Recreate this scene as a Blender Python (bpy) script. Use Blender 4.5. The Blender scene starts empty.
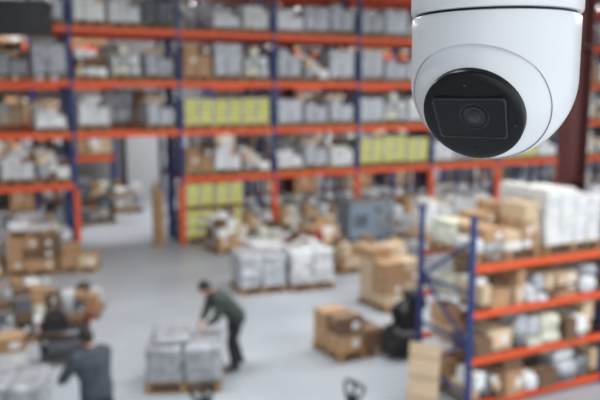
import bpy, bmesh, math, random
from mathutils import Vector, Matrix, noise
R=random.Random(7)
scene=bpy.context.scene
scene.view_settings.view_transform='Standard'
scene.view_settings.look='None'
def lin(c):
    c=c/255.0
    return c/12.92 if c<=0.04045 else ((c+0.055)/1.055)**2.4
def rgb(r,g,b): return (lin(r),lin(g),lin(b),1)
# ---------------------------------------------------------------- materials
def mat(name,c,rough=0.6,metal=0.0,var=0.15,scale=6.0,bump=0.0,rand=0.0,coat=0.0,spec=0.5,detail=4):
    m=bpy.data.materials.new(name); m.use_nodes=True
    nt=m.node_tree; N=nt.nodes; L=nt.links
    b=N['Principled BSDF']
    b.inputs['Roughness'].default_value=rough; b.inputs['Metallic'].default_value=metal
    b.inputs['Coat Weight'].default_value=coat
    b.inputs['Specular IOR Level'].default_value=spec
    col=rgb(*c)
    tc=N.new('ShaderNodeTexCoord')
    nz=N.new('ShaderNodeTexNoise'); nz.inputs['Scale'].default_value=scale; nz.inputs['Detail'].default_value=detail
    L.new(tc.outputs['Object'],nz.inputs['Vector'])
    mr=N.new('ShaderNodeMapRange'); mr.inputs['From Min'].default_value=0.3; mr.inputs['From Max'].default_value=0.7
    mr.inputs['To Min'].default_value=1-var; mr.inputs['To Max'].default_value=1+var
    L.new(nz.outputs['Fac'],mr.inputs['Value'])
    hsv=N.new('ShaderNodeHueSaturation'); hsv.inputs['Color'].default_value=col
    if rand>0:
        oi=N.new('ShaderNodeObjectInfo')
        m2=N.new('ShaderNodeMapRange'); m2.inputs['To Min'].default_value=1-rand; m2.inputs['To Max'].default_value=1+rand
        L.new(oi.outputs['Random'],m2.inputs['Value'])
        mu=N.new('ShaderNodeMath'); mu.operation='MULTIPLY'
        L.new(mr.outputs[0],mu.inputs[0]); L.new(m2.outputs[0],mu.inputs[1])
        L.new(mu.outputs[0],hsv.inputs['Value'])
    else:
        L.new(mr.outputs[0],hsv.inputs['Value'])
    L.new(hsv.outputs['Color'],b.inputs['Base Color'])
    if bump>0:
        bp=N.new('ShaderNodeBump'); bp.inputs['Strength'].default_value=bump; bp.inputs['Distance'].default_value=0.02
        L.new(nz.outputs['Fac'],bp.inputs['Height']); L.new(bp.outputs['Normal'],b.inputs['Normal'])
    return m
M={}
M['orange']=mat('rack_orange_paint',(222,84,36),0.5,var=0.08)
M['blue']=mat('rack_blue_paint',(36,58,112),0.5,var=0.1)
M['maroon']=mat('column_red_oxide',(80,38,36),0.6,var=0.12)
M['wood']=mat('pallet_wood',(156,122,86),0.8,var=0.2,scale=9,rand=0.15)
M['card']=mat('cardboard',(170,134,100),0.85,var=0.1,scale=3,rand=0.2)
M['card2']=mat('cardboard_light',(198,174,144),0.85,var=0.1,scale=3,rand=0.15)
M['card3']=mat('cardboard_dark',(108,82,62),0.85,var=0.15,scale=3,rand=0.15)
M['tape']=mat('packing_tape',(196,172,138),0.35,var=0.05)
M['label']=mat('paper_label',(228,228,226),0.7,var=0.04)
M['white']=mat('white_carton',(220,220,217),0.7,var=0.08,scale=2,rand=0.14)
M['film']=mat('stretch_film',(212,213,214),0.22,var=0.16,scale=5,bump=0.4,rand=0.16)
M['filmg']=mat('stretch_film_grey',(168,170,175),0.22,var=0.26,scale=6,bump=0.45,rand=0.2,coat=0.3)
M['filmd']=mat('stretch_film_dark',(92,94,100),0.3,var=0.3,scale=6,bump=0.5,rand=0.25)
M['bag']=mat('bag_white',(208,208,190),0.6,var=0.08)
M['yellow']=mat('bag_yellow_print',(204,202,98),0.6,var=0.14,scale=5)
M['black']=mat('black_plastic',(24,25,28),0.45,var=0.2)
M['dark']=mat('dark_grey_metal',(58,61,66),0.5,metal=0.3,var=0.15)
M['steel']=mat('steel',(150,155,160),0.4,metal=0.6,var=0.1)
M['machine']=mat('cabinet_blue_grey',(122,134,148),0.5,var=0.06)
M['red']=mat('red_paint',(150,42,42),0.5,var=0.1)
M['teal']=mat('teal_plastic',(60,104,120),0.5,var=0.1)
# ---------------------------------------------------------------- mesh builder
class MB:
    def __init__(s): s.v=[];s.f=[];s.m=[];s.mats=[]
    def mi(s,k):
        if k not in s.mats: s.mats.append(k)
        return s.mats.index(k)
    def add(s,vs,fs,k):
        o=len(s.v); s.v+= [tuple(v) for v in vs]; i=s.mi(k)
        for f in fs: s.f.append([a+o for a in f]); s.m.append(i)
    def box(s,c,d,k,rz=0,M4=None):
        hx,hy,hz=d[0]/2,d[1]/2,d[2]/2
        mt=Matrix.Translation(c)@(M4 if M4 else Matrix.Rotation(rz,4,'Z'))
        vs=[mt@Vector((x*hx,y*hy,z*hz)) for x in(-1,1) for y in(-1,1) for z in(-1,1)]
        s.add(vs,[(0,1,3,2),(4,6,7,5),(0,4,5,1),(2,3,7,6),(0,2,6,4),(1,5,7,3)],k)
    def beam(s,a,b,w,h,k,up=(0,0,1)):
        a=Vector(a);b=Vector(b);t=(b-a);l=t.length;t.normalize();u=Vector(up)
        if abs(t.dot(u))>0.98:u=Vector((0,1,0))
        x=t.cross(u).normalized();z=x.cross(t)
        m4=Matrix((x,t,z)).transposed().to_4x4()
        s.box((a+b)/2,(w,l,h),k,M4=m4)
    def tube(s,pts,rad,k,seg=12,side=None,cap=True):
        pts=[Vector(p) for p in pts]; n=len(pts); rings=[]
        vs=[]
        for i,p in enumerate(pts):
            t=(pts[min(i+1,n-1)]-pts[max(i-1,0)]).normalized()
            sd=Vector(side) if side else (Vector((0,0,1)) if abs(t.z)<0.9 else Vector((1,0,0)))
            a=(sd-t*sd.dot(t)).normalized(); b=t.cross(a)
            r=rad[i] if isinstance(rad,(list,tuple)) else rad
            ra,rb=r if isinstance(r,(list,tuple)) else (r,r)
            for j in range(seg):
                th=2*math.pi*j/seg
                vs.append(p+a*ra*math.cos(th)+b*rb*math.sin(th))
        fs=[]
        for i in range(n-1):
            for j in range(seg):
                j2=(j+1)%seg
                fs.append((i*seg+j,i*seg+j2,(i+1)*seg+j2,(i+1)*seg+j))
        if cap:
            fs.append(tuple(range(seg))[::-1]); fs.append(tuple((n-1)*seg+j for j in range(seg)))
        s.add(vs,fs,k)
    def ell(s,c,r,k,seg=16,rings=10,M3=None,fn=None):
        c=Vector(c);vs=[];fs=[]
        for i in range(rings+1):
            ph=math.pi*i/rings
            for j in range(seg):
                th=2*math.pi*j/seg
                v=Vector((math.sin(ph)*math.cos(th),math.sin(ph)*math.sin(th),math.cos(ph)))
                if fn:v=fn(v)
                v=Vector((v.x*r[0],v.y*r[1],v.z*r[2]))
                if M3:v=M3@v
                vs.append(c+v)
        for i in range(rings):
            for j in range(seg):
                j2=(j+1)%seg
                if i==0: fs.append((j,seg+j,seg+j2))
                elif i==rings-1: fs.append((i*seg+j,(i+1)*seg+j,i*seg+j2))
                else: fs.append((i*seg+j,(i+1)*seg+j,(i+1)*seg+j2,i*seg+j2))
        s.add(vs,fs,k)
    def rbox(s,c,d,rad,k,n=8,amp=0.0,sc=3.0,seed=0,k2=None,layers=0,rz=0):
        c=Vector(c);h=Vector(d)/2;vd={};vs=[];fs=[];fk=[]
        rot=Matrix.Rotation(rz,3,'Z')
        def V(u):
            key=(round(u[0],4),round(u[1],4),round(u[2],4))
            if key in vd:return vd[key]
            p=Vector((u[0]*h.x,u[1]*h.y,u[2]*h.z))
            core=Vector([max(-(h[i]-rad),min(h[i]-rad,p[i])) for i in range(3)])
            q=p-core
            q=q.normalized()*rad if q.length>1e-6 else q
            p=core+q
            nn=Vector(u).normalized()
            a=amp*noise.noise(p*sc+Vector((seed*7.3,seed*3.1,seed)))
            if layers: a+=amp*0.8*(abs(math.sin((u[2]+1)/2*math.pi*layers))-0.6)
            fl=1.0 if u[2]>-0.99 else 0.0
            p=p+Vector((nn.x,nn.y,nn.z*0.6*fl))*a
            vd[key]=len(vs);vs.append(c+rot@p);return vd[key]
        for ax in range(3):
            for sg in(-1,1):
                for i in range(n):
                    for j in range(n):
                        cs=[]
                        for (a,b) in((i,j),(i+1,j),(i+1,j+1),(i,j+1)):
                            u=[0,0,0];u[ax]=sg;u[(ax+1)%3]=-1+2*a/n;u[(ax+2)%3]=-1+2*b/n
                            cs.append(V(u))
                        if sg<0:cs=cs[::-1]
                        fs.append(tuple(cs))
                        inner=(0.15<(i+0.5)/n<0.85 and 0.15<(j+0.5)/n<0.85)
                        fk.append(k2 if (k2 and inner) else k)
        o=len(s.v);s.v+=[tuple(v) for v in vs]
        for f,kk in zip(fs,fk):
            s.f.append([a+o for a in f]);s.m.append(s.mi(kk))
    def mesh(s,name,smooth=False,ang=35):
        me=bpy.data.meshes.new(name); me.from_pydata(s.v,[],s.f)
        for k in s.mats: me.materials.append(M[k])
        me.polygons.foreach_set('material_index',s.m)
        bm=bmesh.new();bm.from_mesh(me);bmesh.ops.recalc_face_normals(bm,faces=bm.faces);bm.to_mesh(me);bm.free()
        if smooth:
            me.polygons.foreach_set('use_smooth',[True]*len(me.polygons))
            try: me.set_sharp_from_angle(angle=math.radians(ang))
            except Exception: pass
        me.update();return me
def ob(name,me,loc=(0,0,0),rz=0,parent=None):
    o=bpy.data.objects.new(name,me);scene.collection.objects.link(o)
    o.location=loc;o.rotation_euler=(0,0,rz)
    if parent:o.parent=parent
    return o
def empty(name,loc=(0,0,0),rz=0):
    o=bpy.data.objects.new(name,None);scene.collection.objects.link(o);o.empty_display_size=0.1
    o.location=loc;o.rotation_euler=(0,0,rz);return o
# ---------------------------------------------------------------- room frame (aligned with the big rack)
A=math.atan2(0.433,0.901); r=Vector((math.cos(A),math.sin(A)));n=Vector((-math.sin(A),math.cos(A)))
O=Vector((-3.6,21.2))
def W(s,q,z=0): 
    p=O+r*s+n*q; return (p.x,p.y,z)
def slab(name,s0,s1,q0,q1,z0,z1,m):
    mb=MB();M[name]=m;mb.box((0,0,0),(s1-s0,q1-q0,z1-z0),name)
    return ob(name,mb.mesh(name),W((s0+s1)/2,(q0+q1)/2,(z0+z1)/2),A)
S0,S1,Q0,Q1,H=-12,34,-24,10.5,9.6
fm=mat('concrete_floor',(166,171,176),0.36,var=0.15,scale=0.45,detail=8)
slab('floor',S0-.3,S1+.3,Q0,Q1+.3,-0.2,0,fm)
wm=mat('wall_panel_grey',(150,152,152),0.8,var=0.05,scale=0.8)
slab('wall_back',S0,S1,Q1,Q1+.3,0,H,wm)
slab('wall_left',S0-.3,S0,Q0,Q1,0,H,wm)
slab('wall_right',S1,S1+.3,Q0,Q1,0,H,wm)
cm=mat('ceiling_sheet',(84,86,90),0.8,var=0.05,scale=0.8)
slab('ceiling',S0-.3,S1+.3,Q0,Q1+.3,H,H+.2,cm)
mb=MB();M['door']=mat('door_light_grey',(205,210,212),0.5,var=0.03)
for i in range(14): mb.box((0,0,0.12+i*0.22),(2.8,0.06,0.2),'door')
mb.box((-1.48,0,1.6),(0.14,0.12,3.2),'dark');mb.box((1.48,0,1.6),(0.14,0.12,3.2),'dark');mb.box((0,0,3.22),(3.1,0.2,0.25),'dark')
ob('door_1',mb.mesh('door_1'),W(1.9,Q1-0.12),A)
mb=MB()
for sx in (-8,-1,6,13,20,27):
    a=W(sx,Q0+.5,9.3);b=W(sx,Q1-.2,9.3);mb.beam(a,b,0.2,0.2,'maroon')
    a2=W(sx,Q0+.5,8.7);b2=W(sx,Q1-.2,8.7);mb.beam(a2,b2,0.15,0.15,'maroon')
    q=Q0+.5;up=False
    while q<Q1-1.3:
        mb.beam(W(sx,q,8.7 if up else 9.3),W(sx,q+1.2,9.3 if up else 8.7),0.08,0.08,'maroon');q+=1.2;up=not up
ob('roof_trusses',mb.mesh('roof_trusses'))
def column(x,y,w=0.5,h=H,rz=A):
    mb=MB();mb.box((0,0,h/2),(w,0.04,h),'maroon')
    for sgn in(-1,1): mb.box((sgn*w/2,0,h/2),(0.045,w*0.8,h),'maroon')
    mb.box((0,0,0.02),(w+.2,w+.1,0.04),'maroon')
    for zz in(0.6,3,5.5): 
        mb.box((0,0.1,zz),(w,0.18,0.03),'maroon');mb.box((0,-0.1,zz),(w,0.18,0.03),'maroon')
    ob('steel_column',mb.mesh('steel_column'),(x,y,0),rz)
column(5.25,13.45,0.40)
column(-0.5,26.0,0.45)
column(*W(11,3.1)[:2],0.45)
for i,s in enumerate((-4.5,2.5,9.5,16.5,23.5)):  # added fill lights with housings, out of view, to brighten the closed room
    for q in (-18,-9,5.2):
        mb=MB();M['fill_case']=M.get('fill_case') or mat('fill_housing',(230,230,230),0.5)
        mb.box((0,0,0.05),(5.0,1.2,0.08),'fill_case')
        mb.box((-2.5,0,0),(0.04,1.2,0.12),'fill_case');mb.box((2.5,0,0),(0.04,1.2,0.12),'fill_case')
        mb.box((0,-.6,0),(5,0.04,0.12),'fill_case');mb.box((0,.6,0),(5,0.04,0.12),'fill_case')
        for cx in(-2,2): mb.tube([(cx,0,0.08),(cx,0,.59)],0.01,'steel',6)
        e=empty('ceiling_fill',W(s,q,9.0),A)
        ob('housing',mb.mesh('housing'),parent=e)
        ld=bpy.data.lights.new('fill_panel','AREA');ld.shape='RECTANGLE';ld.size=4.8;ld.size_y=1.1;ld.energy=530;ld.color=(0.96,0.98,1.0)
        lo=bpy.data.objects.new('fill_panel',ld);scene.collection.objects.link(lo);lo.parent=e;lo.location=(0,0,-0.02)
w=bpy.data.worlds.new('World');scene.world=w;w.use_nodes=True
w.node_tree.nodes['Background'].inputs[0].default_value=(0.88,0.94,1,1);w.node_tree.nodes['Background'].inputs[1].default_value=1.25
# ---------------------------------------------------------------- racks
def rack(name,loc,rz,nb,levels,depth,bay,top,skip=(),guard=1.9,pw=0.115,bh=0.16):
    mb=MB()
    for i in range(nb+1):
        x=i*bay
        for y in(0,depth):
            mb.box((x,y+ (pw/2 if y==0 else -pw/2),top/2),(pw*0.85,pw,top),'blue')
            mb.box((x,y+(pw/2 if y==0 else -pw/2),0.01),(pw*1.6,pw*1.4,0.02),'blue')
            if guard and y==0: mb.box((x,y+pw/2,guard/2),(pw*1.15,pw*1.3,guard),'orange')
        z=0.3;f=False
        st=min(0.75,depth*0.75)
        while z+st<top:
            mb.beam((x,pw if f else depth-pw,z),(x,depth-pw if f else pw,z+st),0.04,0.04,'blue')
            mb.beam((x,pw,z),(x,depth-pw,z),0.04,0.04,'blue')
            z+=st;f=not f
    for i in range(nb):
        for z in levels:
            if (i,z) in skip: continue
            for y in(0.03,depth-0.03):
                mb.box(((i+.5)*bay,y,z-bh/2),(bay-pw*0.7,0.06,bh),'orange')
            for k in range(3): mb.box(((i+.25*(k+1))*bay,depth/2,z-0.04),(0.06,depth-0.1,0.03),'steel')
    return ob(name,mb.mesh(name),loc,rz)
BAY=3.1;LV=(2.1,3.55,5.0,6.5,7.95)
rack('pallet_rack',W(-3*BAY,0),A,10,LV,1.1,BAY,8.5,skip=((2,2.1),))
rack('pallet_rack',W(-3*BAY,1.45),A,10,LV,1.1,BAY,8.5,skip=((2,2.1),),guard=0)
rack('pallet_rack',W(-3*BAY-.3,8.6),A,3,LV[:4],1.1,BAY,7.2,guard=0)
rack('pallet_rack',W(BAY+.8,8.6),A,6,LV[:4],1.1,BAY,7.2,guard=0)
# ---------------------------------------------------------------- loads
def pallet(mb,w,d):
    for x in(-w/2+.06,0,w/2-.06):
        for y in(-d/2+.06,0,d/2-.06): mb.box((x,y,0.065),(0.1,0.1,0.09),'wood')
    for y in(-d/2+.06,0,d/2-.06): mb.box((0,y,0.01),(w,0.1,0.02),'wood')
    for x in(-w/2+.06,0,w/2-.06): mb.box((x,0,0.12),(0.1,d,0.02),'wood')
    k=6
    for i in range(k): mb.box((0,-d/2+.06+i*(d-.12)/(k-1),0.14),(w,0.11,0.02),'wood')
P0=0.15
def carton(mb,c,d,k,rz=0,tape=True,label=False):
    mb.box(c,d,k,rz)
    rm=Matrix.Rotation(rz,3,'Z');c=Vector(c)
    if tape:
        mb.box(c+Vector((0,0,d[2]/2)),(d[0],0.05,0.004),'tape',rz)
        for sg in(-1,1): mb.box(c+rm@Vector((sg*d[0]/2,0,d[2]*0.3)),(0.004,0.05,d[2]*0.38),'tape',rz)
    if label: mb.box(c+rm@Vector((d[0]*0.18,-d[1]/2,0)),(d[0]*0.3,0.005,d[2]*0.4),'label',rz)
def opencarton(mb,c,d,k,rz=0):
    c=Vector(c);rm=Matrix.Rotation(rz,3,'Z');t=.012
    for sx in(-1,1):
        mb.box(c+rm@Vector((sx*(d[0]/2-t/2),0,0)),(t,d[1],d[2]),k,rz)
        mb.box(c+rm@Vector((0,sx*(d[1]/2-t/2),0)),(d[0]-2*t,t,d[2]),k,rz)
        m4=Matrix.Rotation(rz,4,'Z')@Matrix.Rotation(sx*.7,4,'Y')
        mb.box(c+rm@Vector((sx*(d[0]/2+d[0]*.14),0,d[2]/2-d[0]*.12)),(d[0]*.4,d[1],t),k,M4=m4)
        m4=Matrix.Rotation(rz,4,'Z')@Matrix.Rotation(sx*-.5,4,'X')
        mb.box(c+rm@Vector((0,sx*(d[1]/2+d[0]*.15),d[2]/2-d[0]*.08)),(d[0],d[0]*.38,t),k,M4=m4)
    mb.box(c+Vector((0,0,-d[2]/2+t)),(d[0]-2*t,d[1]-2*t,t),k,rz)
def L_cartons(seed,w,d,h,nx,ny,nz,ks,missing=0.15):
    q=random.Random(seed);mb=MB();pallet(mb,w,d)
    cw,cd,ch=(w-.04)/nx,(d-.04)/ny,(h-P0)/nz
    for k in range(nz):
        for i in range(nx):
            for j in range(ny):
                if k==nz-1 and q.random()<missing: continue
                kk=q.choice(ks)
                carton(mb,(-w/2+.02+(i+.5)*cw+q.uniform(-.01,.01),-d/2+.02+(j+.5)*cd+q.uniform(-.01,.01),P0+(k+.5)*ch),(cw-.02,cd-.02,ch-.006),kk,q.uniform(-.03,.03),True,q.random()<.5)
    return mb.mesh('carton_load')
def L_wrap(seed,w,d,h,k,layers=4,top=None):
    mb=MB();pallet(mb,w,d);q=random.Random(seed)
    hh=h-P0;sp=q.uniform(-.12,.12)*w
    w1=w/2+sp-.02;w2=w/2-sp-.02;dh=q.uniform(.0,.16)
    mb.rbox((-w/2+.02+w1/2,0,P0+hh/2),(w1,d-.04,hh),0.05,k,n=12,amp=0.05,sc=4,seed=seed,layers=layers)
    mb.rbox((w/2-.02-w2/2,0,P0+(hh-dh)/2),(w2,d-.04,hh-dh),0.05,k,n=12,amp=0.05,sc=4,seed=seed+5,layers=layers)
    if top:
        for i in range(3): mb.box((q.uniform(-.25,.25)*w,q.uniform(-.2,.2)*d,h+.05),(.35*w,.4*d,.14),top,q.uniform(-.3,.3))
    return mb.mesh('wrapped_load',True,60)
def L_bags(seed,w,d,h,layers):
    q=random.Random(seed);mb=MB();pallet(mb,w,d);lh=(h-P0)/layers
    for k in range(layers):
        for i in range(2):
            mb.rbox((-w/4+i*w/2,q.uniform(-.02,.02),P0+(k+.5)*lh),(w/2-.01,d-.04,lh*1.04),lh*0.33,'bag',n=8,amp=0.015,sc=6,seed=seed+k*2+i,k2='yellow',rz=q.uniform(-.03,.03))
    return mb.mesh('bag_load',True,60)
def L_mixed(seed,w,d,h,ks=('card','card2','white','card3','film','white','card')):
    q=random.Random(seed);mb=MB();pallet(mb,w,d)
    x=-w/2+.03
    while x<w/2-.12:
        bw=min(q.uniform(.18,.42),w/2-.02-x)
        for (y,dd) in((-d/4,d/2-.05),(d/4,d/2-.05)):
            z=P0;t=h*q.uniform(.55,1.05)
            while z<t-.08:
                bh=q.uniform(.1,.36);kk=q.choice(ks)
                if q.random()<.25: mb.rbox((x+bw/2,y,z+bh/2),(bw-.01,dd,bh),min(bh,bw)*.3,q.choice(['film','filmg','bag']),n=6,amp=.03,sc=7,seed=seed+z*9)
                elif q.random()<.12 and z+bh>=t-.1: opencarton(mb,(x+bw/2,y,z+bh/2),(bw-.02,dd*.8,bh),kk,q.uniform(-.1,.1))
                else: carton(mb,(x+bw/2,y,z+bh/2),(bw-.02,dd*q.uniform(.85,1),bh-.005),kk,q.uniform(-.07,.07),True,q.random()<.4)
                z+=bh
        x+=bw
    return mb.mesh('mixed_load')
def L_rolls(seed,w,d,h,k):
    q=random.Random(seed);mb=MB();pallet(mb,w,d);rr=.13
    nx=int(w/(2*rr))
    for i in range(nx):
        for j in range(int(d/(2*rr))):
            x=-w/2+rr+i*2*rr+.01;y=-d/2+rr+j*2*rr+.03;hh=h*q.uniform(.88,1)
            mb.tube([(x,y,P0),(x,y,hh)],rr*.95,k,14);mb.tube([(x,y,hh),(x,y,hh+.006)],rr*.35,'card3',10)
    return mb.mesh('roll_load',True,40)
w0,d0=0.94,0.98
LD={
 'c1':('carton_pallet',L_cartons(1,w0,d0,.85,3,3,3,['card','card2'])),
 'c2':('carton_pallet',L_cartons(2,w0,d0,1.0,2,2,3,['card','card','card3'])),
 'c3':('carton_pallet',L_cartons(3,w0,d0,.7,2,2,2,['card2','card2','white'],.4)),
 'c4':('carton_pallet',L_cartons(4,w0,d0,.95,3,2,4,['white','white','card2'],.3)),
 'c5':('carton_pallet',L_cartons(24,w0,d0,.8,4,3,5,['white','film','white'],.3)),
 'w1':('wrapped_pallet',L_wrap(5,w0,d0,.95,'film',5)),
 'w2':('wrapped_pallet',L_wrap(6,w0,d0,.75,'film',3,'white')),
 'w3':('wrapped_pallet',L_wrap(7,w0,d0,1.05,'filmg',5)),
 'w4':('wrapped_pallet',L_wrap(8,w0,d0,.8,'filmg',4,'card2')),
 'w5':('wrapped_pallet',L_wrap(9,w0,d0,.9,'filmd',4)),
 'w6':('wrapped_pallet',L_wrap(25,w0,d0,.9,'filmg',7)),
 'w7':('wrapped_pallet',L_wrap(26,w0,d0,.6,'film',2,'film')),
 'y1':('bag_pallet',L_bags(10,w0,d0,.95,5)),
 'y2':('bag_pallet',L_bags(11,w0,d0,1.0,3)),
 'm1':('mixed_pallet',L_mixed(12,w0,d0,.95)),
 'm2':('mixed_pallet',L_mixed(13,w0,d0,.8)),
 'm3':('mixed_pallet',L_mixed(14,w0,d0,1.05)),
 'm4':('mixed_pallet',L_mixed(27,w0,d0,.95,('white','film','card2','filmg','white','card3'))),
 'm5':('mixed_pallet',L_mixed(28,w0,d0,.85,('white','film','card2','filmg','filmd'))),
 'r1':('roll_pallet',L_rolls(15,w0,d0,.85,'film')),
}
def put(k,loc,rz=A,sc=(1,1,1),name=None):
    o=ob(name or LD[k][0],LD[k][1],loc,rz);o.scale=sc;return o
pool=['c1','c2','c3','c4','c5','w1','w6','w2','w7','w3','w6','w4','w5','m1','m2','m3','m4','m5','r1','m4','m5','w3']
FX={
 (3,2):['y1','y1','y1'],(3,0):['y2','y2','m2'],(5,1):['y2','y2','y2'],(7,1):['y1','y1','w2'],
 (3,1):['c2','w2','m4'],(4,1):['w7','w4','c5'],(4,0):['m1','m2','c1'],(5,0):['w1','m5','c2'],(6,0):['c4','w1','c5'],
 (6,1):['w1','w3','y1'],(2,2):['w2',None,'w4'],(2,3):['m3','m5','w4'],(2,4):['c4','w2','w5'],(3,4):[None,'w7','c5'],
 (3,3):['c2','w3','m5'],(4,3):['w6','m4','w3'],(5,3):['w3','w6','w2'],(4,2):['w3','w6','w4'],(5,2):['w3','m5','w1'],
 (4,4):['w2','w3','w6'],(5,4):['w6','w3','m5'],(1,1):[None,'w2','m4'],(1,2):['w4',None,'w7'],(1,3):['w5','w4','w3'],
}
zs=[0.0]+list(LV[:4])
for row,q0 in ((0,0.06),(1,1.51)):
    for b in range(10):
        for li,z in enumerate(zs):
            if b==2 and li<2: continue
            if row==0 and (b,li) in FX: ks=FX[(b,li)]
            else: ks=[R.choice(pool) if R.random()<.9 else None for _ in range(3)]
            for j,k in enumerate(ks):
                if not k: continue
                s=-3*BAY+b*BAY+.13+.48+j*0.97-.02
                hs=R.uniform(.85,1.2) if k[0]!='y' else R.uniform(.95,1.1)
                put(k,W(s+R.uniform(-.015,.015),q0+.49+R.uniform(-.04,.04),z),A+R.uniform(-.025,.025),(R.uniform(.9,1) if k[0]!='y' else 1,1,hs))
                if row==0 and li==0 and k[0]=='y': put(k,W(s,q0+.49,z+1.0*hs),A,(1,1,.82))
for b in range(9):
    sB=(-3*BAY-.3+b*BAY) if b<3 else (BAY+.8+(b-3)*BAY)
    for li,z in enumerate(zs):
        for j in range(3):
            if R.random()<.85: put(R.choice(['c1','c2','c3','m1','m2','w4','w5','c2']),W(sB+.6+j*.97,8.6+.55,z))
# ---------------------------------------------------------------- near rack on the right
RX,RY=2.45,9.6;ND=1.3
NL=(0.15,0.83,1.53,2.2)
def NR(s,q,z=0):
    p=Vector((RX,RY))+r*s+n*q;return (p.x,p.y,z)
rack('storage_shelving',NR(0,0),A,3,NL,ND,2.7,2.93,guard=0,pw=0.078,bh=0.09)
q=random.Random(21)
for b in range(3):
    for z in NL[:3]:
        mb=MB()
        for y in(.3,.95):
            x=.08
            while x<2.5:
                bw=min(q.uniform(.14,.5),2.62-x);t=q.uniform(.2,.55);zz=0;lump=q.random()<.3
                while zz<t-.06:
                    bh=min(q.uniform(.08,.36),.56-zz);kk=q.choice(['card','card2','card3','card','card3','card2','white'])
                    if bh<.05:break
                    if lump: mb.rbox((x+bw/2,y+q.uniform(-.08,.03),zz+bh/2),(bw-.01,.5,bh),min(bw,bh)*.35,q.choice(['film','filmg','bag','filmd']),n=7,amp=.05,sc=8,seed=x*7+zz*3)
                    else: carton(mb,(x+bw/2,y+q.uniform(-.1,.03),zz+bh/2+.002),(bw-.03,q.uniform(.36,.54),bh-.004),kk,q.uniform(-.12,.12),True,q.random()<.35)
                    zz+=bh
                x+=bw+(q.uniform(.02,.1) if q.random()<.2 else 0)
        ob('shelf_cartons',mb.mesh('shelf_cartons'),NR(b*2.7,0,z),A)
def uload(name,me,loc,rz=A): return ob(name,me,loc,rz)
uload('mixed_pallet',L_mixed(31,1.25,1.15,.66,('card2','card','white','card2')),NR(.7,.65,2.2))
uload('carton_pallet',L_cartons(32,1.2,1.1,1.0,4,3,6,['white','film','white','film'],.35),NR(2.02,.65,2.2))
uload('mixed_pallet',L_mixed(33,1.15,1.1,.8,('white','card2','film')),NR(3.4,.65,2.2))
uload('carton_pallet',L_cartons(34,1.15,1.1,.9,3,3,4,['card2','card'],.2),NR(4.65,.65,2.2))
uload('wrapped_pallet',L_wrap(35,1.2,1.1,.95,'film',5),NR(6.1,.65,2.2))
mb=MB();mb.box((0,0,.5),(.46,.03,1.0),'card2')
for i in range(3): mb.box((0,-.018,.2+.3*i),(.46,.006,.01),'card3')
o=ob('cardboard_sheet',mb.mesh('cardboard_sheet'),(1.78,9.72,0.0));o.rotation_euler=(-.14,.0,A-.9)
# ---------------------------------------------------------------- loose floor goods
uload('wrapped_pallet',L_wrap(41,1.15,1.0,.95,'filmg',6),(-1.0,16.3,0),A-.1)
uload('wrapped_pallet',L_wrap(42,1.1,1.0,1.0,'film',6,'white'),(.15,16.6,0),A-.1)
uload('wrapped_pallet',L_wrap(43,1.1,.9,.8,'film',5),(-.9,18.3,0),A)
uload('mixed_pallet',L_mixed(44,1.1,.9,.75,('card','card3','card2')),(1.3,18.2,0),A+.2)
uload('mixed_pallet',L_mixed(144,1.0,.9,.7,('card','card3','card2')),(2.5,18.0,0),A+.1)
uload('carton_pallet',L_cartons(45,1.0,1.0,1.3,2,2,5,['card2','card2','card'],.3),(1.98,15.0,0),A+.1)
uload('carton_pallet',L_cartons(46,1.05,.9,.78,2,2,2,['card','card3','card'],.3),(.9,12.2,0),A+.1)
uload('carton_pallet',L_cartons(47,.9,.9,.7,2,2,2,['card','card3'],.3),(3.3,19.6,0),A)
uload('mixed_pallet',L_mixed(48,1.1,.9,.9),(-.9,20.9,0),A)
uload('mixed_pallet',L_mixed(148,1.0,.9,1.1),(-2.2,20.5,0),A+.2)
uload('mixed_pallet',L_mixed(49,1.1,.9,.85),(.6,21.3,0),A)
uload('carton_pallet',L_cartons(149,.9,.9,.8,3,2,3,['card','card3','red','card2'],.3),(.1,19.5,0),A)
uload('mixed_pallet',L_mixed(50,1.0,.9,1.1,('white','card2','card')),(4.3,17.2,0),A)
uload('wrapped_pallet',L_wrap(150,1.0,.9,1.0,'filmg',5),(3.2,17.1,0),A)
uload('wrapped_pallet',L_wrap(51,1.1,1.0,1.3,'film',6),(5.9,17.9,0),A)
uload('wrapped_pallet',L_wrap(52,1.1,1.0,1.3,'filmg',6),(5.9,20.4,0),A)
uload('carton_pallet',L_cartons(53,1.1,.9,1.3,3,2,4,['white','white','card2'],.3),(7.5,19.2,0),A)
uload('mixed_pallet',L_mixed(153,1.1,1.0,1.3,('white','film','card2')),(3.9,21.9,0),A)
# left group
uload('carton_pallet',L_cartons(54,1.2,.9,1.0,3,2,3,['card','card3','card'],.2),(-6.95,17.9,0),A-.3)
uload('wrapped_pallet',L_wrap(55,1.0,.8,.4,'film',2),(-7.0,17.9,1.0),A-.3)
uload('carton_pallet',L_cartons(56,.95,.8,.7,2,2,2,['card','card2'],.3),(-5.85,18.2,0),A-.3)
uload('mixed_pallet',L_mixed(57,1.2,.9,.9),(-8.1,17.3,0),A-.3)
uload('mixed_pallet',L_mixed(58,1.2,.9,.85,('card','card3','filmd','card3','black')),(-5.2,12.95,0),A)
uload('mixed_pallet',L_mixed(59,1.1,.9,.5,('card','card3','card2')),(-6.0,14.9,0),A)
uload('mixed_pallet',L_mixed(159,1.1,.9,.55,('card','card3','filmd','black')),(-4.75,14.3,0),A-.3)
uload('wrapped_pallet',L_wrap(60,1.1,.9,.7,'filmd',4,'card'),(-6.6,13.4,0),A)
uload('carton_pallet',L_cartons(61,1.1,.9,.85,2,2,3,['card2','card','white'],.3),(-4.95,10.7,0),A)
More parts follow.
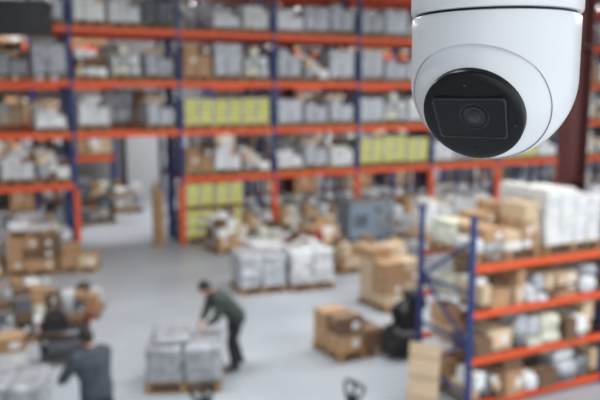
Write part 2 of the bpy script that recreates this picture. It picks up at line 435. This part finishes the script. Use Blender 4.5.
# goods seen through the passage
uload('mixed_pallet',L_mixed(71,1.2,1,1.5,('card','card3','filmd','black')),W(-3.0,4.6),A)
uload('mixed_pallet',L_mixed(72,1.2,1,1.3,('card','card3','filmd','teal')),W(-1.7,5.2),A)
uload('wrapped_pallet',L_wrap(73,1.2,1,1.5,'filmd',6),W(-2.2,7.2),A)
uload('mixed_pallet',L_mixed(74,1.1,1,1.2),W(-.2,7.2),A)
# grey pallet being handled by the workers
mb=MB();pallet(mb,1.2,.9)
qq=random.Random(5)
for k in range(5):
    for i in range(2):
        mb.rbox((-.29+.58*i+qq.uniform(-.02,.02),qq.uniform(-.02,.02),P0+.06+k*.115),(.57,.84,.13),.05,'filmg',n=10,amp=.04,sc=6,seed=k*3+i,rz=qq.uniform(-.04,.04))
mb.rbox((-.2,.02,P0+.64),(.56,.72,.09),.04,'filmg',n=10,amp=.05,sc=7,seed=77,rz=.15)
ob('sack_pallet',mb.mesh('sack_pallet',True,60),(-1.86,10.80,0),.08)
uload('wrapped_pallet',L_wrap(62,1.1,.9,.9,'filmg',4),(-3.98,8.95,0),.15)
mb=MB()
for i,(x,y,h) in enumerate(((0,0,2.0),(.14,.03,1.7),(-.1,.12,1.85),(.05,.17,1.5))): mb.tube([(x,y,0),(x,y,h)],.07,'card',12)
ob('cardboard_tubes',mb.mesh('cardboard_tubes',True,40),(-4.35,21.0,0))
mb=MB();mb.box((0,0,.68),(1.6,.9,1.1),'machine');mb.box((0,0,1.26),(1.66,.96,.06),'steel')
for x in(-.7,.7):
    for y in(-.35,.35): mb.box((x,y,.065),(.1,.1,.13),'dark')
for i in range(6): mb.box((-.4,-.455,.5+i*.07),(.5,.02,.03),'dark')
mb.box((.4,-.46,.7),(.6,.02,.8),'steel');mb.box((.63,-.475,.75),(.03,.03,.2),'black')
mb.box((.2,-.475,1.0),(.16,.01,.1),'black')
ob('machine_cabinet',mb.mesh('machine_cabinet'),(2.1,22.3,0),A)
# black refuse sacks
mb=MB()
mb.rbox((-.06,-.1,.26),(.62,.6,.52),.2,'black',n=12,amp=.1,sc=6,seed=3)
mb.rbox((.1,.1,.6),(.52,.46,.66),.2,'black',n=12,amp=.1,sc=6,seed=9)
mb.rbox((.24,.14,.92),(.4,.36,.42),.16,'black',n=10,amp=.08,sc=7,seed=4)
mb.tube([(.26,.14,1.06),(.29,.14,1.14),(.33,.14,1.22)],[.07,.03,.08],'black',10)
ob('refuse_sack',mb.mesh('refuse_sack',True,70),(1.85,12.1,0),.1)
def jack(x,y,rz,name='pallet_jack'):
    mb=MB();k='black'
    for sg in(-1,1):
        mb.box((sg*.19,-.75,.1),(.16,1.15,.05),'red')
        mb.tube([(sg*.19-.04,-1.22,.04),(sg*.19+.04,-1.22,.04)],.04,'black',12)
    mb.box((0,-.1,.25),(.5,.14,.36),'red')
    mb.tube([(0,.02,.15),(0,.02,.5)],.06,'dark',12)
    for sg in(-1,1): mb.tube([(sg*.06,.05,.09),(sg*.13,.05,.09)],.09,'black',16)
    mb.tube([(0,.05,.45),(0,.22,.98)],.03,'black',10)
    P=[(-.06,.22,.96),(-.13,.24,1.04),(-.17,.26,1.12),(-.15,.275,1.16),(0,.28,1.17),(.15,.275,1.16),(.17,.26,1.12),(.13,.24,1.04),(.06,.22,.96),(-.06,.22,.96)]
    mb.tube(P,.022,'black',8)
    mb.box((0,.22,.98),(.16,.06,.08),'black');mb.box((0,.26,1.08),(.03,.03,.16),'black')
    return ob(name,mb.mesh(name,True,40),(x,y,0),rz)
jack(.45,7.85,-.9)
jack(-1.0,7.75,.7)
# low parts trolley, left
mb=MB()
for z in(.2,.62):
    mb.box((0,0,z),(.8,.5,.03),'dark')
    for sg in(-1,1): mb.box((sg*.4,0,z+.04),(.025,.52,.06),'red' if z>.5 else 'dark');mb.box((0,sg*.25,z+.03),(.8,.02,.05),'dark')
for sx in(-1,1):
    for sy in(-1,1):
        mb.tube([(sx*.38,sy*.23,.12),(sx*.38,sy*.23,.7)],.018,'dark',8)
        mb.tube([(sx*.38-.02,sy*.23,.06),(sx*.38+.02,sy*.23,.06)],.06,'black',14)
mb.tube([(.4,-.22,.7),(.5,-.22,.95),(.5,.22,.95),(.4,.22,.7)],.016,'red',8)
mb.box((-.15,0,.74),(.36,.34,.2),'black',.1);mb.box((.2,.02,.72),(.24,.3,.16),'card3',-.2);mb.box((0,0,.32),(.6,.4,.2),'filmd')
ob('parts_trolley',mb.mesh('parts_trolley',True,40),(-4.1,11.7,0),.4)
# hanging unit heater, top left
mb=MB();mb.box((0,0,0),(1.3,.7,.75),'black')
for i in range(7): mb.box((0,-.36,-.28+i*.09),(1.1,.03,.03),'dark')
mb.tube([(0,.34,0),(0,.42,0)],.28,'dark',20)
for x in(-.5,.5): mb.tube([(x,0,.37),(x,0,H-6.35-.01)],.02,'steel',6)
ob('unit_heater',mb.mesh('unit_heater'),(-6.45,16.6,6.35),.1)
# ---------------------------------------------------------------- people
M['jgreen']=mat('jacket_green_grey',(58,64,57),0.85,var=0.3,scale=7)
M['jgrey']=mat('jacket_slate',(60,66,74),0.85,var=0.25,scale=7)
M['jdark']=mat('trousers_black',(28,30,36),0.85,var=0.2,scale=8)
M['skin']=mat('skin',(196,146,122),0.55,var=0.06)
M['hair']=mat('hair_dark',(36,28,24),0.7,var=0.25,scale=40)
M['eye']=mat('eye_white',(230,228,224),0.3);M['lip']=mat('lips',(168,98,88),0.5)
M['shoe']=mat('work_shoe',(40,36,34),0.6)
def remesh(o,vox,sm=4):
    m=o.modifiers.new('Remesh','REMESH');m.mode='VOXEL';m.voxel_size=vox;m.use_smooth_shade=True
    s=o.modifiers.new('Smooth','SMOOTH');s.iterations=sm;s.factor=.5
def hand(mb,wr,d,nrm,side):
    wr=Vector(wr);d=Vector(d).normalized();nrm=Vector(nrm);nrm=(nrm-d*nrm.dot(d)).normalized();t=d.cross(nrm)*side
    mb.tube([wr-d*.03,wr,wr+d*.03,wr+d*.07,wr+d*.095],[(.024,.02),(.026,.02),(.034,.017),(.041,.016),(.036,.012)],'skin',12,side=t)
    for i,L in enumerate((.072,.08,.075,.058)):
        b=wr+d*.085+t*(.03-.02*i);cu=.35
        p=[b-d*.02,b];dr=d
        for s_ in(.45,.3,.25):
            dr=(dr+nrm*cu).normalized();p.append(p[-1]+dr*L*s_);cu+=.2
        mb.tube(p,[.009,.0095,.0088,.008,.0055],'skin',8,side=t)
    b=wr+d*.03+t*.03
    mb.tube([b-t*.012,b+t*.015+d*.015,b+t*.026+d*.04+nrm*.012,b+t*.024+d*.062+nrm*.024],[.012,.0125,.0105,.007],'skin',8,side=nrm)
def head(parent,c,pitch,yaw):
    e=bpy.data.objects.new('head',None);scene.collection.objects.link(e);e.parent=parent;e.location=c;e.rotation_euler=(0,pitch,yaw)
    def fn(v):
        x,y,z=v
        if z<0:
            y*=1-.32*(-z)**1.3; x=x*(1-.12*-z)+(.12*(-z) if x>0 else .0)
        if x>0: x*=.92
        return Vector((x,y,z))
    mb=MB();mb.ell((0,0,0),(.096,.076,.118),'skin',28,20,fn=fn)
    mb.tube([(.078,0,.012),(.1,0,-.02),(.108,0,-.034),(.088,0,-.04)],[.009,.012,.014,.01],'skin',10)
    for sg in(-1,1):
        mb.ell((-.002,sg*.076,-.008),(.018,.008,.031),'skin',10,8)
        mb.ell((.078,sg*.03,.022),(.012,.02,.007),'skin',10,6)
    mb.ell((.062,0,-.098),(.022,.024,.016),'skin',12,8)
    mb.tube([(-.02,0,-.08),(-.045,0,-.17)],[.052,.056],'skin',14)
    o=ob('face_and_neck',mb.mesh('face_and_neck'),parent=e);remesh(o,.005,2)
    mb=MB()
    for sg in(-1,1):
        mb.ell((.079,sg*.031,.006),(.011,.014,.009),'eye',10,8);mb.ell((.088,sg*.031,.006),(.004,.006,.006),'hair',8,6)
    mb.ell((.088,0,-.062),(.008,.024,.006),'lip',12,6)
    ob('eyes_and_mouth',mb.mesh('eyes_and_mouth',True),parent=e)
    def fh(v):
        x,y,z=v
        nz=1+.05*noise.noise(Vector(v)*5)
        return Vector((x*nz,y*nz,z*nz))
    mb=MB();mb.ell((-.018,0,.028),(.1,.088,.106),'hair',28,18,fn=fh);mb.ell((-.045,0,-.03),(.064,.076,.072),'hair',16,12)
    ob('hair',mb.mesh('hair',True,80),parent=e)
def person(name,loc,rz,J,jk,headpitch,headyaw=0,bk=1.0):
    e=empty(name,loc,rz)
    B=lambda L_:[(a*bk,b*bk) for a,b in L_]
    mb=MB()
    mb.tube([J['pel']+Vector((0,0,-.1)),J['pel'],J['waist'],J['chest'],J['sh'],J['neck']],B([(.175,.13),(.18,.135),(.168,.13),(.195,.145),(.17,.11)])+[(.065,.066)],jk,20,side=(0,1,0))
    mb.tube([J['sh']+Vector((.0,0,.0)),J['neck'],J['neck']+(J['neck']-J['sh'])*.35],[.085,.07,.064],jk,14)
    for s_ in'LR':
        S,E,Wr=J['s'+s_],J['e'+s_],J['w'+s_]
        mb.ell(S,(.08*bk,)*3,jk,14,10)
        mb.tube([S*.6+J['sh']*.4,S,(S+E)/2,E,(E*.55+Wr*.45),Wr],[.09*bk,.08*bk,.068*bk,.058*bk,.054*bk,.042],jk,14)
        mb.ell(E,(.058*bk,)*3,jk,12,8)
    o=ob('jacket',mb.mesh('jacket'),parent=e);remesh(o,.016,5)
    mb=MB()
    p=J['pel'];mb.tube([p+Vector((0,0,.08)),p,p+Vector((0,0,-.09)),p+Vector((0,0,-.14))],[(.15,.11),(.165,.12),(.155,.115),(.1,.08)],'jdark',20,side=(0,1,0))
    for s_ in'LR':
        h,k,a=J['h'+s_],J['k'+s_],J['a'+s_]
        mb.tube([h,(h+k)/2,k,k*.6+a*.4,a+Vector((0,0,.0))],[.1,.09*bk,.07*bk,.064*bk,.054*bk],'jdark',16,side=(0,1,0))
    o=ob('trousers',mb.mesh('trousers'),parent=e);remesh(o,.015,4)
    mb=MB()
    for s_ in'LR':
        a=J['a'+s_]
        mb.tube([Vector((a.x-.075,a.y,.045)),Vector((a.x,a.y,.055)),Vector((a.x+.09,a.y,.045)),Vector((a.x+.19,a.y,.032))],[(.038,.042),(.045,.052),(.048,.042),(.035,.028)],'shoe',14,side=(0,1,0))
        mb.tube([Vector((a.x,a.y,.05)),a+Vector((0,0,.03))],[.045,.045],'shoe',12)
    o=ob('shoes',mb.mesh('shoes'),parent=e);remesh(o,.009,2)
    mb=MB()
    for s_,sd in(('L',-1),('R',1)):
        d=(J['w'+s_]-J['e'+s_]).normalized()
        hd=J.get('d'+s_,d);hand(mb,J['w'+s_]+d*.01,hd,J.get('n'+s_,Vector((0,0,-1))),sd)
    ob('hands',mb.mesh('hands',True,80),parent=e)
    head(e,J['head'],headpitch,headyaw)
    return e
V=Vector
J1=dict(pel=V((-.04,0,.92)),waist=V((.06,0,1.04)),chest=V((.22,0,1.20)),sh=V((.34,0,1.31)),neck=V((.41,0,1.37)),head=V((.5,0,1.46)),
 sL=V((.32,.2,1.27)),eL=V((.38,.26,1.01)),wL=V((.5,.14,.88)),sR=V((.32,-.2,1.27)),eR=V((.4,-.23,1.01)),wR=V((.53,-.1,.88)),
 hL=V((-.03,.1,.88)),kL=V((.1,.13,.48)),aL=V((.04,.15,.09)),hR=V((-.03,-.1,.88)),kR=V((-.03,-.13,.48)),aR=V((-.16,-.15,.09)),
 dL=V((.7,-.1,-.55)),dR=V((.7,.1,-.55)))
person('warehouse_worker',(-1.12,11.40,0),math.radians(206),J1,'jgreen',math.radians(42),bk=1.22)
J2=dict(pel=V((-.02,0,.93)),waist=V((.0,0,1.06)),chest=V((.06,0,1.24)),sh=V((.1,0,1.38)),neck=V((.13,0,1.45)),head=V((.19,0,1.56)),
 sL=V((.1,.2,1.34)),eL=V((.22,.31,1.1)),wL=V((.44,.22,.96)),sR=V((.1,-.2,1.34)),eR=V((.2,-.28,1.08)),wR=V((.44,-.12,.96)),
 hL=V((-.02,.1,.88)),kL=V((.08,.13,.48)),aL=V((.05,.14,.09)),hR=V((-.02,-.1,.88)),kR=V((-.02,-.13,.48)),aR=V((-.12,-.14,.09)),
 dL=V((.8,-.1,-.25)),dR=V((.8,.1,-.25)))
person('warehouse_worker',(-2.58,8.40,0),math.radians(138),J2,'jgrey',math.radians(22),bk=1.24)
# ---------------------------------------------------------------- dome (turret) security camera
M['cwhite']=mat('camera_white_shell',(240,241,243),0.28,var=0.0,coat=0.3)
M['cblack']=mat('camera_black_face',(13,13,15),0.34,var=0.0,spec=0.4)
M['cglass']=mat('camera_glass',(5,6,8),0.06,var=0.0,spec=0.5)
M['cframe']=mat('camera_frame',(48,49,54),0.3,var=0.0)
M['clens']=mat('lens_ring',(58,59,64),0.25,metal=0.3,var=0.0)
M['ccoat']=mat('lens_coating',(20,22,34),0.05,var=0.0,coat=1.0)
M['ctrimshade']=mat('camera_trim_shade',(168,171,176),0.45,var=0.0)
CC=Vector((.1375,.507,4.6118));RB=.0576
cam_e=empty('dome_security_camera',CC)
def lathe(mb,prof,k,seg=128,cx=0,cy=0,cap=True):
    vs=[];fs=[];n_=len(prof)
    for (rho,z) in prof:
        for j in range(seg):
            a=2*math.pi*j/seg;vs.append((cx+rho*math.cos(a),cy+rho*math.sin(a),z))
    for i in range(n_-1):
        for j in range(seg):
            j2=(j+1)%seg;fs.append((i*seg+j,i*seg+j2,(i+1)*seg+j2,(i+1)*seg+j))
    if cap: fs.append(tuple(range(seg)));fs.append(tuple((n_-1)*seg+j for j in range(seg)))
    mb.add(vs,fs,k)
ZR=.0435
mb=MB()
pr=[(.030,.112),(.045,.110),(.054,.104),(.0567,.095),(.0579,.085),(.0584,.07),(.0586,ZR+.003),(.0584,ZR+.0013),(.0577,ZR+.0003),(.0563,ZR),(.053,ZR)]
lathe(mb,pr,'cwhite')
lathe(mb,[(.0543,ZR+.004),(.0543,ZR-.006)],'cblack')
ob('mount_base',mb.mesh('mount_base',True,40),parent=cam_e)
mb=MB();lathe(mb,[(.03,.108),(.03,.16),(.05,.165),(.05,.2),(.018,.205),(.018,H-CC.z)],'cwhite',48)
ob('ceiling_pole',mb.mesh('ceiling_pole',True,40),parent=cam_e)
mb=MB();mb.tube([(0,-.0573,.0),(0,-.0592,.0)],.0022,'cblack',16);o=ob('screw_hole',mb.mesh('screw_hole'),(0,0,.0525),-.62,parent=cam_e)
mb=MB();t0=ZR-.0016;pr=[(.052,t0),(.0559,t0),(.0570,t0-.0006),(RB,t0-.0018)]
for i in range(1,6): pr.append((RB,(t0-.0018)*(1-i/5)))
for i in range(1,24):
    a=math.pi/2*i/24;pr.append((RB*math.cos(a),-RB*math.sin(a)))
pr.append((.0008,-RB))
lathe(mb,pr,'cwhite',160)
sh=ob('shroud',mb.mesh('shroud',False),parent=cam_e)
fd=Vector((-.452,-.735,-.53)).normalized()
xa=Vector((0,0,1)).cross(fd).normalized();ya=fd.cross(xa)
FM=Matrix((xa,ya,fd)).transposed()
mb=MB();lathe(mb,[(.0478,.016),(.0478,.09)],'cwhite',160)
me=mb.mesh('cut');cut=ob('cut',me,parent=cam_e);cut.rotation_euler=FM.to_euler()
bpy.context.view_layer.update()
bo=sh.modifiers.new('b','BOOLEAN');bo.operation='DIFFERENCE';bo.object=cut;bo.solver='EXACT'
bv=sh.modifiers.new('bev','BEVEL');bv.width=.0006;bv.segments=3;bv.limit_method='ANGLE';bv.angle_limit=math.radians(35)
dg=bpy.context.evaluated_depsgraph_get()
nm=bpy.data.meshes.new_from_object(sh.evaluated_get(dg))
sh.modifiers.clear();sh.data=nm
nm.polygons.foreach_set('use_smooth',[True]*len(nm.polygons))
nm.set_sharp_from_angle(angle=math.radians(30))
bpy.data.objects.remove(cut)
RE=.0567
mb=MB();pr=[]
th0=38.0
for i in range(0,41):
    a=math.radians(150-(150-th0)*i/40);pr.append((RE*math.sin(a),RE*math.cos(a)))
hx,rx=RE*math.cos(math.radians(th0)),RE*math.sin(math.radians(th0))
pr+=[(rx-.0005,hx+.0003),(rx-.0010,hx+.0002),(rx-.0014,hx-.0008)]
lathe(mb,pr,'cwhite',128)
o=ob('eyeball',mb.mesh('eyeball',True,40),parent=cam_e);o.rotation_euler=FM.to_euler()
# grey ring whose colour deepens the groove shade between shell and eyeball
mb=MB();lathe(mb,[(.0477,.024),(.0477,.0312),(.0470,.0318),(.0455,.0318),(.0450,.024)],'ctrimshade',128,cap=False)
o=ob('trim_shade_ring',mb.mesh('trim_shade_ring',True,50),parent=cam_e);o.rotation_euler=FM.to_euler()
mb=MB();rf=rx-.0006;hf=hx+.0058
pr=[(rf,hx-.002),(rf,hf-.0012),(rf-.0004,hf-.0002),(rf-.0012,hf+.0005)]
for i in range(1,10):
    t=i/10;pr.append(((rf-.0012)*(1-t),hf+.0005+.0020*(1-(1-t)**2)))
pr.append((.0003,hf+.0025))
lathe(mb,pr,'cblack',128)
o=ob('faceplate',mb.mesh('faceplate',True,40),parent=cam_e);o.rotation_euler=FM.to_euler()
def rrect(w_,h_,rad,z,top=1.08,nc=8):
    pts=[]
    for (cx,cy,a0) in((w_/2-rad,h_/2-rad,0),(-w_/2+rad,h_/2-rad,90),(-w_/2+rad,-h_/2+rad,180),(w_/2-rad,-h_/2+rad,270)):
        for i in range(nc+1):
            a=math.radians(a0+90*i/nc);x=cx+rad*math.cos(a);y=cy+rad*math.sin(a)
            x*= 1+(top-1)*(y/h_);pts.append((x,y+.001,z))
    return pts
def loft(mb,rings,k,capend=True):
    nn=len(rings[0]);vs=[p for rg in rings for p in rg];fs=[]
    for i in range(len(rings)-1):
        for j in range(nn): fs.append((i*nn+j,i*nn+(j+1)%nn,(i+1)*nn+(j+1)%nn,(i+1)*nn+j))
    if capend: fs.append(tuple((len(rings)-1)*nn+j for j in range(nn)))
    mb.add(vs,fs,k)
mb=MB();z0=hf+.0022
ww,wh=.0480,.0310
loft(mb,[rrect(ww,wh,.003,hf-.001),rrect(ww,wh,.003,z0+.0012),rrect(ww-.0006,wh-.0006,.003,z0+.0015),rrect(ww-.0022,wh-.0022,.0026,z0+.0015),rrect(ww-.0028,wh-.0028,.0024,z0+.0009)],'cframe')
loft(mb,[rrect(ww-.003,wh-.003,.0024,z0+.0009),rrect(ww-.003,wh-.003,.0024,z0+.0011)],'cglass')
lx,ly=.003,.003
for (r1,r2,zz,k) in((.0100,.0094,.0014,'clens'),(.0074,.0069,.0017,'clens'),(.0048,.0043,.0019,'clens')):
    lathe(mb,[(r1,z0+.001),(r1,z0+zz),(r2,z0+zz),(r2,z0+zz-.0004)],k,64,lx,ly)
lathe(mb,[(.0042,z0+.001),(.0042,z0+.0019),(.003,z0+.0022),(.0004,z0+.0024)],'ccoat',48,lx,ly)
o=ob('lens_window',mb.mesh('lens_window',True,40),parent=cam_e);o.rotation_euler=FM.to_euler()
mb=MB()
for (x,y,k) in((-.001,.0255,'cframe'),(.0,-.024,'cglass'),(.0285,-.005,'cframe')):
    mb.tube([(x,y,hf-.001),(x,y,hf+.0019)],.0011,k,16)
o=ob('microphone_holes',mb.mesh('microphone_holes'),parent=cam_e);o.rotation_euler=FM.to_euler()
# ---------------------------------------------------------------- viewpoint
cd=bpy.data.cameras.new('Camera');cd.lens=42;cd.sensor_width=36;cd.clip_start=.05;cd.clip_end=200
cd.dof.use_dof=True;cd.dof.focus_distance=.455;cd.dof.aperture_fstop=7.2
co=bpy.data.objects.new('Camera',cd);scene.collection.objects.link(co);co.location=(0,0,4.6)
co.rotation_euler=(math.radians(90-8.53),0,0);scene.camera=co
